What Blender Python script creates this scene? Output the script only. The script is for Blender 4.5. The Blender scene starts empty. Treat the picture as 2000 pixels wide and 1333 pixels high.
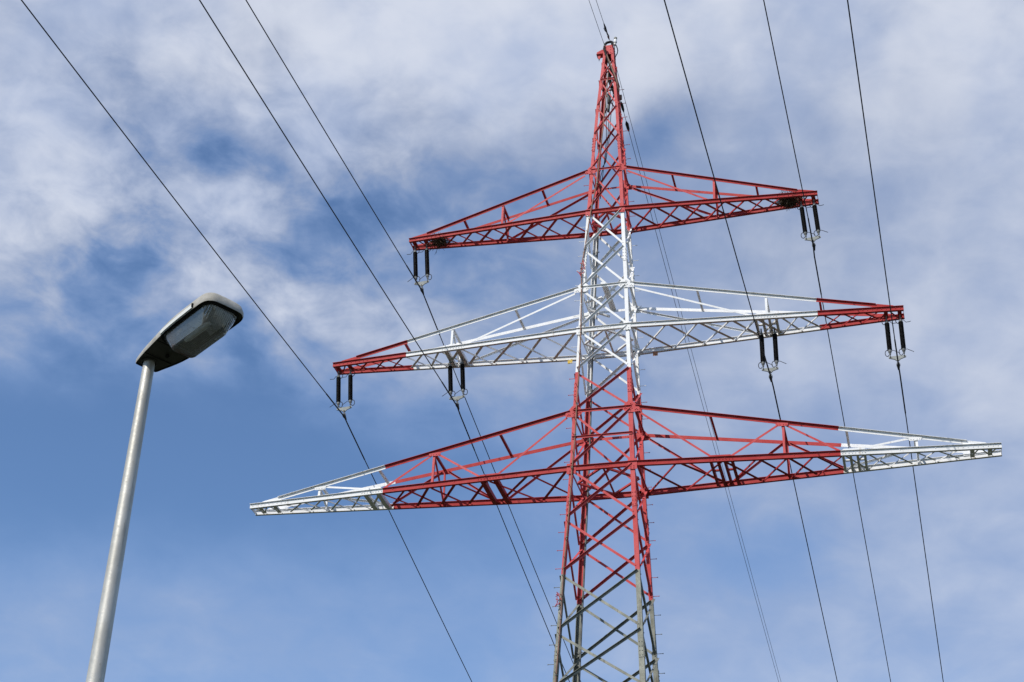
import bpy, math, random
from mathutils import Vector, Matrix

random.seed(7)
S = bpy.context.scene
COL = S.collection
V = Vector
R = math.radians

# ------------------------------------------------------------------ camera
cam_data = bpy.data.cameras.new("camera")
cam = bpy.data.objects.new("camera", cam_data)
COL.objects.link(cam)
CAM_R = V((0.97025667, 0.23987149, 0.03261372))
CAM_U = V((0.09799791, -0.51238824, 0.85314401))
CAM_F = V((-0.22135582, 0.82457259, 0.52065502))
CAM_P = V((10.60015, -53.91015, 1.6))
m = Matrix((CAM_R, CAM_U, -CAM_F)).transposed().to_4x4()
m.translation = CAM_P
cam.matrix_world = m
cam_data.sensor_width = 36.0
cam_data.lens = 3241.04 / 2000.0 * 36.0
cam_data.clip_end = 5000.0
S.camera = cam

# ------------------------------------------------------------------ light
SUN_EL, SUN_ROT = R(44), R(207)
S.view_settings.view_transform = 'Standard'
S.view_settings.look = 'None'
S.view_settings.exposure = 0.0
S.view_settings.gamma = 1.0
sd = bpy.data.lights.new("sun", 'SUN')
sd.energy = 4.2
sd.angle = R(0.53)
sd.color = (1.0, 0.95, 0.88)
sun = bpy.data.objects.new("sun", sd)
COL.objects.link(sun)
SUN_DIR = V((math.sin(SUN_ROT) * math.cos(SUN_EL), math.cos(SUN_ROT) * math.cos(SUN_EL), math.sin(SUN_EL)))
sun.rotation_euler = SUN_DIR.to_track_quat('Z', 'Y').to_euler()
sun.location = SUN_DIR * 200

# ------------------------------------------------------------------ sky with broken cloud
# cloud banks: azimuth, elevation, half width, half height, tilt (degrees), cover
CLOUDS = [(-38.95, 40.26, 5.2, 3.6, 0, 0.303),
 (-32.81, 41.61, 5.2, 3.6, 0, 0.523),
 (-26.19, 42.66, 5.2, 3.6, 0, 0.339),
 (-19.22, 43.32, 5.2, 3.6, 0, 0.483),
 (-12.09, 43.56, 5.2, 3.6, 0, 0.286),
 (-5.01, 43.35, 5.2, 3.6, 0, 0.433),
 (1.8, 42.73, 5.2, 3.6, 0, 0.288),
 (8.19, 41.76, 5.2, 3.6, 0, 0.39),
 (-37.75, 36.54, 5.2, 3.6, 0, 0.293),
 (-31.82, 37.76, 5.2, 3.6, 0, -0.364),
 (-25.47, 38.71, 5.2, 3.6, 0, 0.062),
 (-18.81, 39.31, 5.2, 3.6, 0, 0.25),
 (-12.03, 39.54, 5.2, 3.6, 0, 0.3),
 (-5.29, 39.36, 5.2, 3.6, 0, 0.048),
 (1.22, 38.83, 5.2, 3.6, 0, 0.044),
 (7.35, 37.97, 5.2, 3.6, 0, 0.284),
 (-36.64, 32.74, 5.2, 3.6, 0, 0.374),
 (-30.91, 33.83, 5.2, 3.6, 0, 0.071),
 (-24.81, 34.67, 5.2, 3.6, 0, 0.42),
 (-18.45, 35.22, 5.2, 3.6, 0, -0.371),
 (-11.97, 35.43, 5.2, 3.6, 0, -0.118),
 (-5.54, 35.3, 5.2, 3.6, 0, 0.104),
 (0.68, 34.85, 5.2, 3.6, 0, 0.009),
 (6.57, 34.11, 5.2, 3.6, 0, 0.178),
 (-35.61, 28.89, 5.2, 3.6, 0, 0.239),
 (-30.07, 29.85, 5.2, 3.6, 0, 0.207),
 (-24.21, 30.6, 5.2, 3.6, 0, 0.124),
 (-18.11, 31.09, 5.2, 3.6, 0, 0.495),
 (-11.92, 31.29, 5.2, 3.6, 0, 0.256),
 (-5.78, 31.2, 5.2, 3.6, 0, 0.204),
 (0.19, 30.83, 5.2, 3.6, 0, 0.109),
 (5.86, 30.21, 5.2, 3.6, 0, 0.335),
 (-34.66, 25.04, 5.2, 3.6, 0, -0.373),
 (-29.3, 25.87, 5.2, 3.6, 0, -0.382),
 (-23.65, 26.52, 5.2, 3.6, 0, -0.29),
 (-17.81, 26.95, 5.2, 3.6, 0, -0.178),
 (-11.87, 27.15, 5.2, 3.6, 0, -0.115),
 (-5.99, 27.09, 5.2, 3.6, 0, 0.059),
 (-0.26, 26.8, 5.2, 3.6, 0, -0.038),
 (5.2, 26.31, 5.2, 3.6, 0, 0.18),
 (-33.78, 21.22, 5.2, 3.6, 0, 0.293),
 (-28.59, 21.92, 5.2, 3.6, 0, 0.345),
 (-23.14, 22.48, 5.2, 3.6, 0, 0.292),
 (-17.52, 22.87, 5.2, 3.6, 0, -0.008),
 (-11.83, 23.05, 5.2, 3.6, 0, 0.18),
 (-6.18, 23.03, 5.2, 3.6, 0, 0.225),
 (-0.68, 22.82, 5.2, 3.6, 0, -0.02),
 (4.59, 22.44, 5.2, 3.6, 0, 0.254),
 (-32.95, 17.46, 5.2, 3.6, 0, 0.106),
 (-27.93, 18.05, 5.2, 3.6, 0, -0.119),
 (-22.67, 18.53, 5.2, 3.6, 0, -0.009),
 (-17.26, 18.86, 5.2, 3.6, 0, 0.149),
 (-11.79, 19.04, 5.2, 3.6, 0, 0.011),
 (-6.36, 19.06, 5.2, 3.6, 0, 0.075),
 (-1.06, 18.92, 5.2, 3.6, 0, 0.156),
 (4.02, 18.65, 5.2, 3.6, 0, 0.113),
 (-28.15, 36.7, 0.75, 1.0, 20, -0.209),
 (-23.52, 34.55, 2.2, 1.0, 30, -0.392),
 (-31.48, 31.81, 2.6, 0.9, 10, -0.42),
 (-9.11, 38.56, 2.0, 0.7, 20, -0.345),
 (-17.4, 35.63, 2.6, 1.1, 15, -0.051),
 (-34.25, 33.4, 2.2, 1.6, 0, 0.091),
 (-20.62, 31.36, 2.6, 1.2, 12, 0.111),
 (-5.2, 23.87, 2.6, 0.8, 0, -0.206),
 (-3.03, 30.28, 3, 1.2, 0, 0.159)]
world = bpy.data.worlds.new("World")
S.world = world
world.use_nodes = True
nt = world.node_tree
nt.nodes.clear()


class NT:
    """small helper for building node trees"""
    def __init__(self, tree):
        self.t = tree

    def n(self, kind, **kw):
        node = self.t.nodes.new(kind)
        for k, v in kw.items():
            setattr(node, k, v)
        return node

    def link(self, a, b):
        self.t.links.new(a, b)

    def put(self, sock, v):
        if hasattr(v, 'is_output'):
            self.t.links.new(v, sock)
        else:
            sock.default_value = v

    def math(self, op, a, b=0.0, c=0.0, clamp=False):
        nd = self.n('ShaderNodeMath', operation=op, use_clamp=clamp)
        self.put(nd.inputs[0], a)
        self.put(nd.inputs[1], b)
        self.put(nd.inputs[2], c)
        return nd.outputs[0]

    def vmath(self, op, a, b=None, scale=None):
        nd = self.n('ShaderNodeVectorMath', operation=op)
        self.put(nd.inputs[0], a)
        if b is not None:
            self.put(nd.inputs[1], b)
        if scale is not None:
            nd.inputs['Scale'].default_value = scale
        return nd.outputs['Value'] if op in ('DOT_PRODUCT', 'LENGTH') else nd.outputs[0]

    def noise(self, vec, scale, detail=4.0, rough=0.5, distort=0.0, color=False):
        nd = self.n('ShaderNodeTexNoise')
        if vec is not None:
            self.link(vec, nd.inputs['Vector'])
        nd.inputs['Scale'].default_value = scale
        nd.inputs['Detail'].default_value = detail
        nd.inputs['Roughness'].default_value = rough
        nd.inputs['Distortion'].default_value = distort
        return nd.outputs['Color'] if color else nd.outputs[0]

    def smooth(self, v, lo, hi, a=0.0, b=1.0):
        nd = self.n('ShaderNodeMapRange', interpolation_type='SMOOTHSTEP')
        self.put(nd.inputs['Value'], v)
        nd.inputs['From Min'].default_value = lo
        nd.inputs['From Max'].default_value = hi
        nd.inputs['To Min'].default_value = a
        nd.inputs['To Max'].default_value = b
        return nd.outputs[0]

    def mix(self, f, a, b):
        nd = self.n('ShaderNodeMix', data_type='RGBA')
        self.put(nd.inputs[0], f)
        self.put(nd.inputs[6], a)
        self.put(nd.inputs[7], b)
        return nd.outputs[2]


W = NT(nt)
tc = W.n('ShaderNodeTexCoord')
sep = W.n('ShaderNodeSeparateXYZ')
W.link(tc.outputs['Generated'], sep.inputs[0])
az = W.math('MULTIPLY', W.math('ARCTAN2', sep.outputs[0], sep.outputs[1]), 180 / math.pi)
el = W.math('MULTIPLY', W.math('ARCSINE', sep.outputs[2]), 180 / math.pi)
comb = W.n('ShaderNodeCombineXYZ')
W.link(az, comb.inputs[0])
W.link(el, comb.inputs[1])
ae = comb.outputs[0]
# ragged edges: shift the chart with noise of two sizes
w1 = W.vmath('SUBTRACT', W.noise(ae, 0.20, 2.0, 0.5, color=True), (0.5, 0.5, 0.5))
w2 = W.vmath('SUBTRACT', W.noise(ae, 0.9, 3.0, 0.55, color=True), (0.5, 0.5, 0.5))
aw = W.vmath('ADD', W.vmath('ADD', ae, W.vmath('MULTIPLY', w1, (2.0, 1.4, 0.0))), W.vmath('MULTIPLY', w2, (0.9, 0.7, 0.0)))
dens = None
for (a0, e0, sa, se, rot, amp) in CLOUDS:
    mp = W.n('ShaderNodeMapping', vector_type='TEXTURE')
    W.link(aw, mp.inputs['Vector'])
    mp.inputs['Location'].default_value = (a0, e0, 0)
    mp.inputs['Rotation'].default_value = (0, 0, R(rot))
    mp.inputs['Scale'].default_value = (sa, se, 1.0)
    g = W.math('EXPONENT', W.math('MULTIPLY', W.vmath('DOT_PRODUCT', mp.outputs[0], mp.outputs[0]), -0.5))
    dens = W.math('MULTIPLY', g, amp) if dens is None else W.math('MULTIPLY_ADD', g, amp, dens)
# cover outside the pictured part of the sky: ordinary broken cloud
far_mask = W.smooth(W.vmath('LENGTH', W.vmath('MULTIPLY', W.vmath('SUBTRACT', ae, (-15.0, 31.0, 0.0)), (1 / 30.0, 1 / 18.0, 0.0))), 0.9, 1.5)
dirv = tc.outputs['Generated']
broad = W.noise(dirv, 3.0, 4.0, 0.5)
dens = W.math('ADD', dens, W.math('MULTIPLY', far_mask, W.smooth(broad, 0.4, 0.65, 0.0, 0.8)))
# cloud texture
strch = W.vmath('MULTIPLY', ae, (0.8, 1.0, 1.0))
nA = W.noise(strch, 0.28, 9.0, 0.55, 0.25)
rid = W.n('ShaderNodeMapping')
W.link(ae, rid.inputs['Vector'])
rid.inputs['Rotation'].default_value = (0, 0, R(28))
rid.inputs['Scale'].default_value = (0.62, 1.15, 1.0)
nB = W.noise(rid.outputs[0], 0.62, 9.0, 0.55, 0.35)
tex = W.math('ADD', W.math('MULTIPLY', W.math('SUBTRACT', nA, 0.5), 1.0), W.math('MULTIPLY', W.math('SUBTRACT', nB, 0.5), 0.85))
# the bank on the upper left is lumpy, the rest of the sky is a smoother veil
lump = W.math('EXPONENT', W.math('MULTIPLY', W.vmath('DOT_PRODUCT', *(2 * [W.vmath('MULTIPLY', W.vmath('SUBTRACT', ae, (-27.5, 34.0, 0.0)), (1 / 8.5, 1 / 4.6, 0.0))])), -0.5))
thick = W.smooth(dens, -0.05, 0.35, 0.3, 1.0)
amp = W.math('MULTIPLY', W.math('MULTIPLY_ADD', lump, 1.0, 0.30), thick)
tex = W.math('MULTIPLY', tex, amp)
raw = W.math('ADD', dens, tex)
raw = W.math('MULTIPLY_ADD', W.math('SUBTRACT', raw, 0.48), W.math('MULTIPLY_ADD', lump, 0.35, 1.0), 0.48)
cover = W.smooth(raw, -0.10, 1.05)
cover = W.math('MULTIPLY', cover, 0.97)
shade = W.smooth(W.math('ADD', W.math('MULTIPLY', dens, 0.34), W.math('ADD', W.noise(strch, 0.2, 4.0, 0.5), W.math('MULTIPLY', W.math('SUBTRACT', nB, 0.5), 0.35))), 0.46, 0.96)
cloud_col = W.mix(shade, (3.05, 3.6, 4.9, 1), (4.6, 4.9, 5.65, 1))
cloud_col = W.mix(W.smooth(cover, 0.02, 0.5), (3.2, 4.3, 6.6, 1), cloud_col)   # thin veil scatters bluer
sky = W.n('ShaderNodeTexSky', sky_type='NISHITA')
sky.sun_disc = False
sky.sun_elevation = SUN_EL
sky.sun_rotation = SUN_ROT
sky.altitude = 300
sky.air_density = 1.0
sky.dust_density = 0.0
sky.ozone_density = 6.0
bg = W.n('ShaderNodeBackground')
bg.inputs['Strength'].default_value = 0.148
W.link(W.mix(cover, sky.outputs[0], cloud_col), bg.inputs['Color'])
wo = W.n('ShaderNodeOutputWorld')
W.link(bg.outputs[0], wo.inputs['Surface'])


# ------------------------------------------------------------------ materials
def new_mat(name):
    mt = bpy.data.materials.new(name)
    mt.use_nodes = True
    t = NT(mt.node_tree)
    b = mt.node_tree.nodes['Principled BSDF']
    return mt, t, b


def worn_paint(name, base, alt, dirt, rough, metal=0.0, dirt_amt=0.25, scale=3.0, streak=None, spec=.14):
    mt, t, b = new_mat(name)
    co = t.n('ShaderNodeNewGeometry').outputs['Position']
    n1 = t.noise(co, scale, 5.0, 0.6)
    n2 = t.noise(co, scale * 9.0, 4.0, 0.65)
    c1 = t.mix(t.smooth(n1, 0.35, 0.65), base, alt)
    c2 = t.mix(t.smooth(n2, 0.60, 0.78, 0.0, dirt_amt), c1, dirt)
    if streak:      # vertical run-off marks
        st = t.noise(t.vmath('MULTIPLY', co, (streak[0], streak[0], streak[0] * .07)), 1.0, 5.0, 0.6)
        c2 = t.mix(t.smooth(st, streak[1], streak[1] + .12, 0.0, streak[2]), c2, streak[3])
    t.link(c2, b.inputs['Base Color'])
    t.link(t.smooth(n2, 0.3, 0.7, rough - 0.08, rough + 0.1), b.inputs['Roughness'])
    b.inputs['Metallic'].default_value = metal
    b.inputs['Specular IOR Level'].default_value = spec
    bp = t.n('ShaderNodeBump')
    bp.inputs['Strength'].default_value = 0.12
    bp.inputs['Distance'].default_value = 0.01
    t.link(n2, bp.inputs['Height'])
    t.link(bp.outputs[0], b.inputs['Normal'])
    return mt


def c4(r, g, b):
    return (r, g, b, 1.0)


RED = worn_paint("red_paint", c4(.48, .058, .059), c4(.53, .085, .086), c4(.24, .032, .026), .5, dirt_amt=.4, scale=1.7, streak=(9, .58, .55, c4(.20, .035, .025)))
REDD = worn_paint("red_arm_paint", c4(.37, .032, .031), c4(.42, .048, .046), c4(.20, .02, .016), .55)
WHITE = worn_paint("white_paint", c4(.80, .80, .79), c4(.74, .74, .72), c4(.50, .47, .42), .5, dirt_amt=.4, streak=(9, .60, .5, c4(.42, .34, .26)))
ZINC = worn_paint("galvanised_steel", c4(.17, .175, .145), c4(.245, .25, .215), c4(.11, .085, .06), .55, metal=.3, dirt_amt=.6, streak=(9, .56, .6, c4(.10, .085, .06)))
FIT = worn_paint("fitting_steel", c4(.13, .135, .13), c4(.19, .195, .19), c4(.07, .07, .065), .6, metal=.2)
PLATE = worn_paint("yoke_plate_steel", c4(.25, .262, .24), c4(.32, .333, .31), c4(.15, .15, .135), .65)
ROD = worn_paint("dark_steel", c4(.018, .018, .02), c4(.028, .028, .03), c4(.012, .012, .012), .6)
WIRE = worn_paint("weathered_wire", c4(.022, .023, .026), c4(.035, .036, .04), c4(.015, .015, .015), .7)
PORC = worn_paint("black_insulator", c4(.006, .005, .006), c4(.010, .008, .008), c4(.012, .012, .012), .5, scale=8)
for q_ in (PORC, ROD, WIRE):
    q_.node_tree.nodes["Principled BSDF"].inputs["Specular IOR Level"].default_value = .25
RUBBER = worn_paint("black_cable", c4(.012, .012, .012), c4(.018, .018, .018), c4(.03, .028, .025), .75)
RUBBER.node_tree.nodes["Principled BSDF"].inputs["Specular IOR Level"].default_value = .25
BROWN = worn_paint("brown_cable", c4(.20, .12, .085), c4(.28, .17, .13), c4(.12, .07, .05), .6)
TWIG = worn_paint("dry_twigs", c4(.07, .045, .028), c4(.14, .10, .065), c4(.03, .02, .012), .9, scale=12)
YELLOW = worn_paint("yellow_sign", c4(.62, .42, .06), c4(.66, .47, .09), c4(.5, .34, .06), .5)
ORANGE = worn_paint("orange_sign", c4(.42, .19, .10), c4(.5, .25, .14), c4(.3, .13, .07), .55)
CONC = worn_paint("concrete", c4(.36, .35, .33), c4(.42, .41, .38), c4(.25, .24, .22), .9)
POLE = worn_paint("brushed_pole", c4(.44, .425, .375), c4(.53, .515, .465), c4(.27, .255, .215), .5, metal=.45, scale=6, dirt_amt=.7, streak=(34, .56, .6, c4(.25, .235, .20)))
HEAD = worn_paint("lamp_housing", c4(.31, .295, .255), c4(.40, .385, .345), c4(.16, .145, .115), .62, scale=22, dirt_amt=.9)
STRIP = worn_paint("pale_strip", c4(.62, .63, .60), c4(.66, .67, .63), c4(.5, .5, .47), .5)
UNDER = worn_paint("dark_underside", c4(.055, .055, .05), c4(.075, .073, .067), c4(.04, .04, .037), .6, scale=10)
GASKET = worn_paint("black_gasket", c4(.012, .012, .012), c4(.018, .018, .018), c4(.02, .02, .02), .7)
REFL = worn_paint("reflector", c4(.42, .42, .41), c4(.50, .50, .49), c4(.26, .26, .25), .3, metal=.5)
LENSW = worn_paint("white_lamp_cap", c4(.8, .8, .78), c4(.76, .76, .74), c4(.6, .6, .58), .4)


# ------------------------------------------------------------------ mesh helper
class MB:
    def __init__(self):
        self.v, self.f, self.mi, self.mats, self.smooth = [], [], [], [], []

    def mat(self, m):
        if m not in self.mats:
            self.mats.append(m)
        return self.mats.index(m)

    def add(self, verts, faces, m, smooth=False):
        b = len(self.v)
        self.v += [tuple(p) for p in verts]
        k = self.mat(m)
        for f in faces:
            self.f.append(tuple(b + i for i in f))
            self.mi.append(k)
            self.smooth.append(smooth)

    def prism(self, p0, p1, prof, a, b, m, caps=True):
        """extrude the profile (list of a,b coordinates, counter-clockwise seen against the axis) from p0 to p1"""
        u = (p1 - p0).normalized()
        if a.cross(b).dot(u) < 0:
            prof = prof[::-1]
        n = len(prof)
        vs = [p0 + a * x + b * y for x, y in prof] + [p1 + a * x + b * y for x, y in prof]
        fs = [(i, (i + 1) % n, n + (i + 1) % n, n + i) for i in range(n)]
        if caps:
            fs += [tuple(range(n - 1, -1, -1)), tuple(range(n, 2 * n))]
        self.add(vs, fs, m)

    def frame(self, p0, p1, da, db):
        u = (p1 - p0).normalized()
        a = (da - u * da.dot(u)).normalized()
        b = db - u * db.dot(u)
        b = (b - a * b.dot(a)).normalized()
        return u, a, b

    def angle(self, p0, p1, da, db, wa, wb, t, m):
        """steel angle: corner runs p0-p1, one flange along da, the other along db"""
        p0, p1 = V(p0), V(p1)
        u, a, b = self.frame(p0, p1, V(da), V(db))
        self.prism(p0, p1, [(0, 0), (wa, 0), (wa, t), (t, t), (t, wb), (0, wb)], a, b, m)

    def flat(self, p0, p1, da, db, wa, wb, m):
        p0, p1 = V(p0), V(p1)
        u, a, b = self.frame(p0, p1, V(da), V(db))
        self.prism(p0, p1, [(-wa / 2, -wb / 2), (wa / 2, -wb / 2), (wa / 2, wb / 2), (-wa / 2, wb / 2)], a, b, m)

    def channel(self, p0, p1, da, db, w, h, t, m):
        """channel: web of width w across da, flanges of height h along db"""
        p0, p1 = V(p0), V(p1)
        u, a, b = self.frame(p0, p1, V(da), V(db))
        x = w / 2
        self.prism(p0, p1, [(-x, 0), (x, 0), (x, h), (x - t, h), (x - t, t), (-x + t, t), (-x + t, h), (-x, h)], a, b, m)

    def box(self, c, sx, sy, sz, m):
        c = V(c)
        self.prism(c - V((0, 0, sz / 2)), c + V((0, 0, sz / 2)),
                   [(-sx / 2, -sy / 2), (sx / 2, -sy / 2), (sx / 2, sy / 2), (-sx / 2, sy / 2)], V((1, 0, 0)), V((0, 1, 0)), m)

    def tube(self, pts, r, m, n=8, caps=True, rs=None):
        pts = [V(p) for p in pts]
        ring = []
        ref = None
        for i, p in enumerate(pts):
            d = (pts[min(i + 1, len(pts) - 1)] - pts[max(i - 1, 0)]).normalized()
            if ref is None:
                ref = d.orthogonal().normalized()
            ref = (ref - d * ref.dot(d)).normalized()
            q = d.cross(ref)
            rr = rs[i] if rs else r
            ring.append([p + ref * (rr * math.cos(2 * math.pi * k / n)) + q * (rr * math.sin(2 * math.pi * k / n)) for k in range(n)])
        vs = [v for rg in ring for v in rg]
        fs = []
        for i in range(len(pts) - 1):
            for k in range(n):
                k2 = (k + 1) % n
                fs.append((i * n + k, i * n + k2, (i + 1) * n + k2, (i + 1) * n + k))
        self.add(vs, fs, m, True)
        if caps:
            self.add(ring[0], [tuple(range(n - 1, -1, -1))], m)
            self.add(ring[-1], [tuple(range(n))], m)

    def lathe(self, c, prof, m, n=12, smooth=False):
        """revolve (radius, z) about the vertical through c"""
        c = V(c)
        vs = [c + V((r * math.cos(2 * math.pi * k / n), r * math.sin(2 * math.pi * k / n), z)) for r, z in prof for k in range(n)]
        fs = []
        for i in range(len(prof) - 1):
            up = 1 if prof[-1][1] > prof[0][1] else -1
            for k in range(n):
                k2 = (k + 1) % n
                f = (i * n + k, i * n + k2, (i + 1) * n + k2, (i + 1) * n + k)
                fs.append(f if up > 0 else f[::-1])
        self.add(vs, fs, m, smooth)

    def plate(self, pts, nrm, t, m):
        """flat plate of thickness t from an outline, thickened along nrm"""
        nrm = V(nrm).normalized()
        pts = [V(p) for p in pts]
        a = (pts[1] - pts[0]).normalized()
        area = V((0, 0, 0))
        for i in range(len(pts)):
            area += (pts[i] - pts[0]).cross(pts[(i + 1) % len(pts)] - pts[0])
        if area.dot(nrm) < 0:
            pts = pts[::-1]
        n = len(pts)
        vs = pts + [p + nrm * t for p in pts]
        fs = [(i, (i + 1) % n, n + (i + 1) % n, n + i) for i in range(n)]
        fs += [tuple(range(n - 1, -1, -1)), tuple(range(n, 2 * n))]
        self.add(vs, fs, m)

    def bolt(self, p, nrm, m, r=.02, h=.022):
        p, nrm = V(p), V(nrm).normalized()
        a = nrm.orthogonal().normalized()
        b = nrm.cross(a)
        self.prism(p, p + nrm * h, [(r * math.cos(k * math.pi / 3), r * math.sin(k * math.pi / 3)) for k in range(6)], a, b, m)

    def mesh(self, name):
        me = bpy.data.meshes.new(name)
        me.from_pydata(self.v, [], self.f)
        for mt in self.mats:
            me.materials.append(mt)
        me.polygons.foreach_set('material_index', self.mi)
        me.polygons.foreach_set('use_smooth', self.smooth)
        me.update()
        return me

    def obj(self, name, parent=None, **props):
        o = bpy.data.objects.new(name, self.mesh(name))
        COL.objects.link(o)
        if parent is not None:
            o.parent = parent
        for k, v in props.items():
            o[k] = v
        return o


def thing(name, label, cat, loc=(0, 0, 0), group=None):
    o = bpy.data.objects.new(name, None)
    COL.objects.link(o)
    o.location = loc
    o['label'] = label
    o['category'] = cat
    if group:
        o['group'] = group
    return o


# ------------------------------------------------------------------ ground
def ground_z(x, y):
    if y <= 6:
        h = 0.0
    else:
        t = y - 6
        h = -0.22 * t * t / (t + 30) if t < 330 else -0.22 * 330 * 330 / 360
    d = max(0, math.hypot(x, y) - 80)
    return h + min(1, d / 150) * 1.5 * math.sin(x * .013 + 1) * math.sin(y * .011 + 2)


gm, t, b = new_mat("grass_ground")
co = t.n('ShaderNodeNewGeometry').outputs['Position']
g1 = t.noise(co, 0.12, 6.0, 0.6)
g2 = t.noise(co, 6.0, 6.0, 0.7)
cc = t.mix(t.smooth(g1, .35, .65), c4(.030, .040, .016), c4(.050, .048, .026))
t.link(t.mix(t.smooth(g2, .35, .7), cc, c4(.022, .028, .012)), b.inputs['Base Color'])
b.inputs['Roughness'].default_value = .95
bp = t.n('ShaderNodeBump')
bp.inputs['Strength'].default_value = .6
t.link(g2, bp.inputs['Height'])
t.link(bp.outputs[0], b.inputs['Normal'])
mb = MB()
ax_ = [-3000, -1200, -600] + list(range(-400, 401, 20)) + [600, 1200, 3000]
nx = len(ax_)
vs = [(x, y, ground_z(x, y)) for y in ax_ for x in ax_]
fs = [(j * nx + i, j * nx + i + 1, (j + 1) * nx + i + 1, (j + 1) * nx + i) for j in range(nx - 1) for i in range(nx - 1)]
mb.add(vs, fs, gm, True)
mb.obj("ground", kind="structure", label="grassy ground below the pylon and the street lamp")

# ------------------------------------------------------------------ pylon
ZLB, ZLT, ZMB, ZMT, ZUB, ZUT = 29.208, 31.547, 35.228, 37.160, 40.921, 43.050
WT = [(0.0, 2.553), (29.208, 1.197), (31.547, 1.127), (35.228, .9875), (37.16, .9236), (40.921, .7538), (43.05, .6577), (46.3, .475), (48.05, .345), (50.1, .19)]


def wat(z):
    for (z0, w0), (z1, w1) in zip(WT, WT[1:]):
        if z <= z1:
            return w0 + (w1 - w0) * (z - z0) / (z1 - z0)
    return WT[-1][1]


SG = {'FL': (-1, -1), 'FR': (1, -1), 'BR': (1, 1), 'BL': (-1, 1)}


def corner(c, z):
    s, w = SG[c], wat(z)
    return V((s[0] * w, s[1] * w, z))


def legw(z):
    return .19 if z < 23 else (.165 if z < 33.3 else (.14 if z < 43 else .12))


def body_mat(z):
    return RED if z > 40.78 else (WHITE if z > 33.30 else (RED if z > 24.93 else ZINC))


FACES = [('FL', 'FR', V((0, -1, 0)), V((1, 0, 0))), ('FR', 'BR', V((1, 0, 0)), V((0, 1, 0))),
         ('BR', 'BL', V((0, 1, 0)), V((-1, 0, 0))), ('BL', 'FL', V((-1, 0, 0)), V((0, -1, 0)))]

pylon = thing("lattice_pylon", "tall red and white banded steel lattice pylon with three cross arms", "pylon")

# legs
LEG = {}
cuts = [0, 12, 20, 23, 24.93, 28.0, 29.208, 31.547, 33.30, 35.228, 37.16, 40.78, 43.05, 46.3, 48.05, 49.98]
for c in ('FL', 'FR', 'BR', 'BL'):
    mb = MB()
    s = SG[c]
    for z0, z1 in zip(cuts, cuts[1:]):
        zm = (z0 + z1) / 2
        lw = legw(zm)
        mb.angle(corner(c, z0), corner(c, z1), V((-s[0], 0, 0)), V((0, -s[1], 0)), lw, lw, .02, body_mat(zm))
    # splice plates bolted over the flanges
    for zs in (22.0, 27.75, 32.55, 38.6, 44.4):
        mm = body_mat(zs)
        p, q = corner(c, zs - .32), corner(c, zs + .32)
        lw = legw(zs) - .02
        for d_, n_ in ((V((-s[0], 0, 0)), V((0, s[1], 0))), (V((0, -s[1], 0)), V((s[0], 0, 0)))):
            mb.flat(p + d_ * (lw / 2 + .012) + n_ * .009, q + d_ * (lw / 2 + .012) + n_ * .009, d_, n_, lw, .012, mm)
            for k in range(4):
                for e in (-.045, .045):
                    pp = p.lerp(q, (k + .5) / 4) + d_ * (lw / 2 + .012 + e) + n_ * .014
                    mb.bolt(pp, n_, mm, .018, .022)
    # concrete footing
    LEG[c] = mb.obj("leg", pylon)
    f = MB()
    p = corner(c, 0)
    f.lathe((p.x - s[0] * .1, p.y - s[1] * .1, 0), [(0, .35), (.42, .35), (.48, .30), (.52, -.4)][::-1], CONC, 20)
    f.obj("footing", pylon)

# step bolts (shared meshes, one per paint and direction)
SB = {}


def step_bolt_mesh(m, d):
    k = (m.name, d)
    if k not in SB:
        b_ = MB()
        b_.tube([V(d) * -.01, V(d) * .22], .0105, m, 7)
        b_.tube([V(d) * .215, V(d) * .236], .021, m, 7)
        SB[k] = b_.mesh("step_bolt")
    return SB[k]


def step_bolts(c, d, off, z0, z1, dz):
    z = z0
    while z < z1:
        me = step_bolt_mesh(body_mat(z), d)
        o = bpy.data.objects.new("step_bolt", me)
        COL.objects.link(o)
        o.location = corner(c, z) + V(off)
        o.parent = LEG[c]
        z += dz


step_bolts('FL', (-1, 0, 0), (0, .07, 0), 20.9, 43.5, .715)
step_bolts('BR', (1, 0, 0), (0, -.07, 0), 20.75, 48.4, .715)
step_bolts('FL', (0, -1, 0), (.09, 0, 0), 21.25, 41.0, .715)

# lattice bracing
NODES = [20.66, 22.77, 24.97, 27.10, ZLB, 31.53, 33.34, ZMB, 37.15, 39.06, ZUB, 43.03]
PEAK = [43.03, 44.93, 46.53, 48.05, 49.2]


def face_bar(mb, L, Rr, N, T, p0, p1, outside, w, t, m, legt=.02):
    u = (p1 - p0).normalized()
    down = u.cross(N)
    if down.z > 0:
        down = -down
    if outside:
        o = N * .003 - down * (w / 2)
        mb.angle(p0 + o, p1 + o, down, N, w, w * .85, t, m)
    else:
        o = N * (-legt - .003) - down * (w / 2)
        mb.angle(p0 + o, p1 + o, down, -N, w, w, t, m)


def x_panel(z0, z1, w, name, inset, m=None, faces=FACES):
    zm = (z0 + z1) / 2
    mm = m or body_mat(zm)
    for L, Rr, N, T in faces:
        g = min(.10, (z1 - z0) * .06)
        for outside in (True, False):
            if outside:
                p0, p1 = corner(L, z0 + g) + T * inset, corner(Rr, z1 - g * .7) - T * inset
            else:
                p0, p1 = corner(L, z1 - g) + T * inset, corner(Rr, z0 + g * .7) - T * inset
            mb = MB()
            face_bar(mb, L, Rr, N, T, p0, p1, outside, w, .010, mm)
            for q in (p0.lerp(p1, .03), p0.lerp(p1, .97)):
                mb.bolt(q + N * (.014 if outside else .001), N, mm, .016, .02)
            mb.obj(name, pylon)


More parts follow.
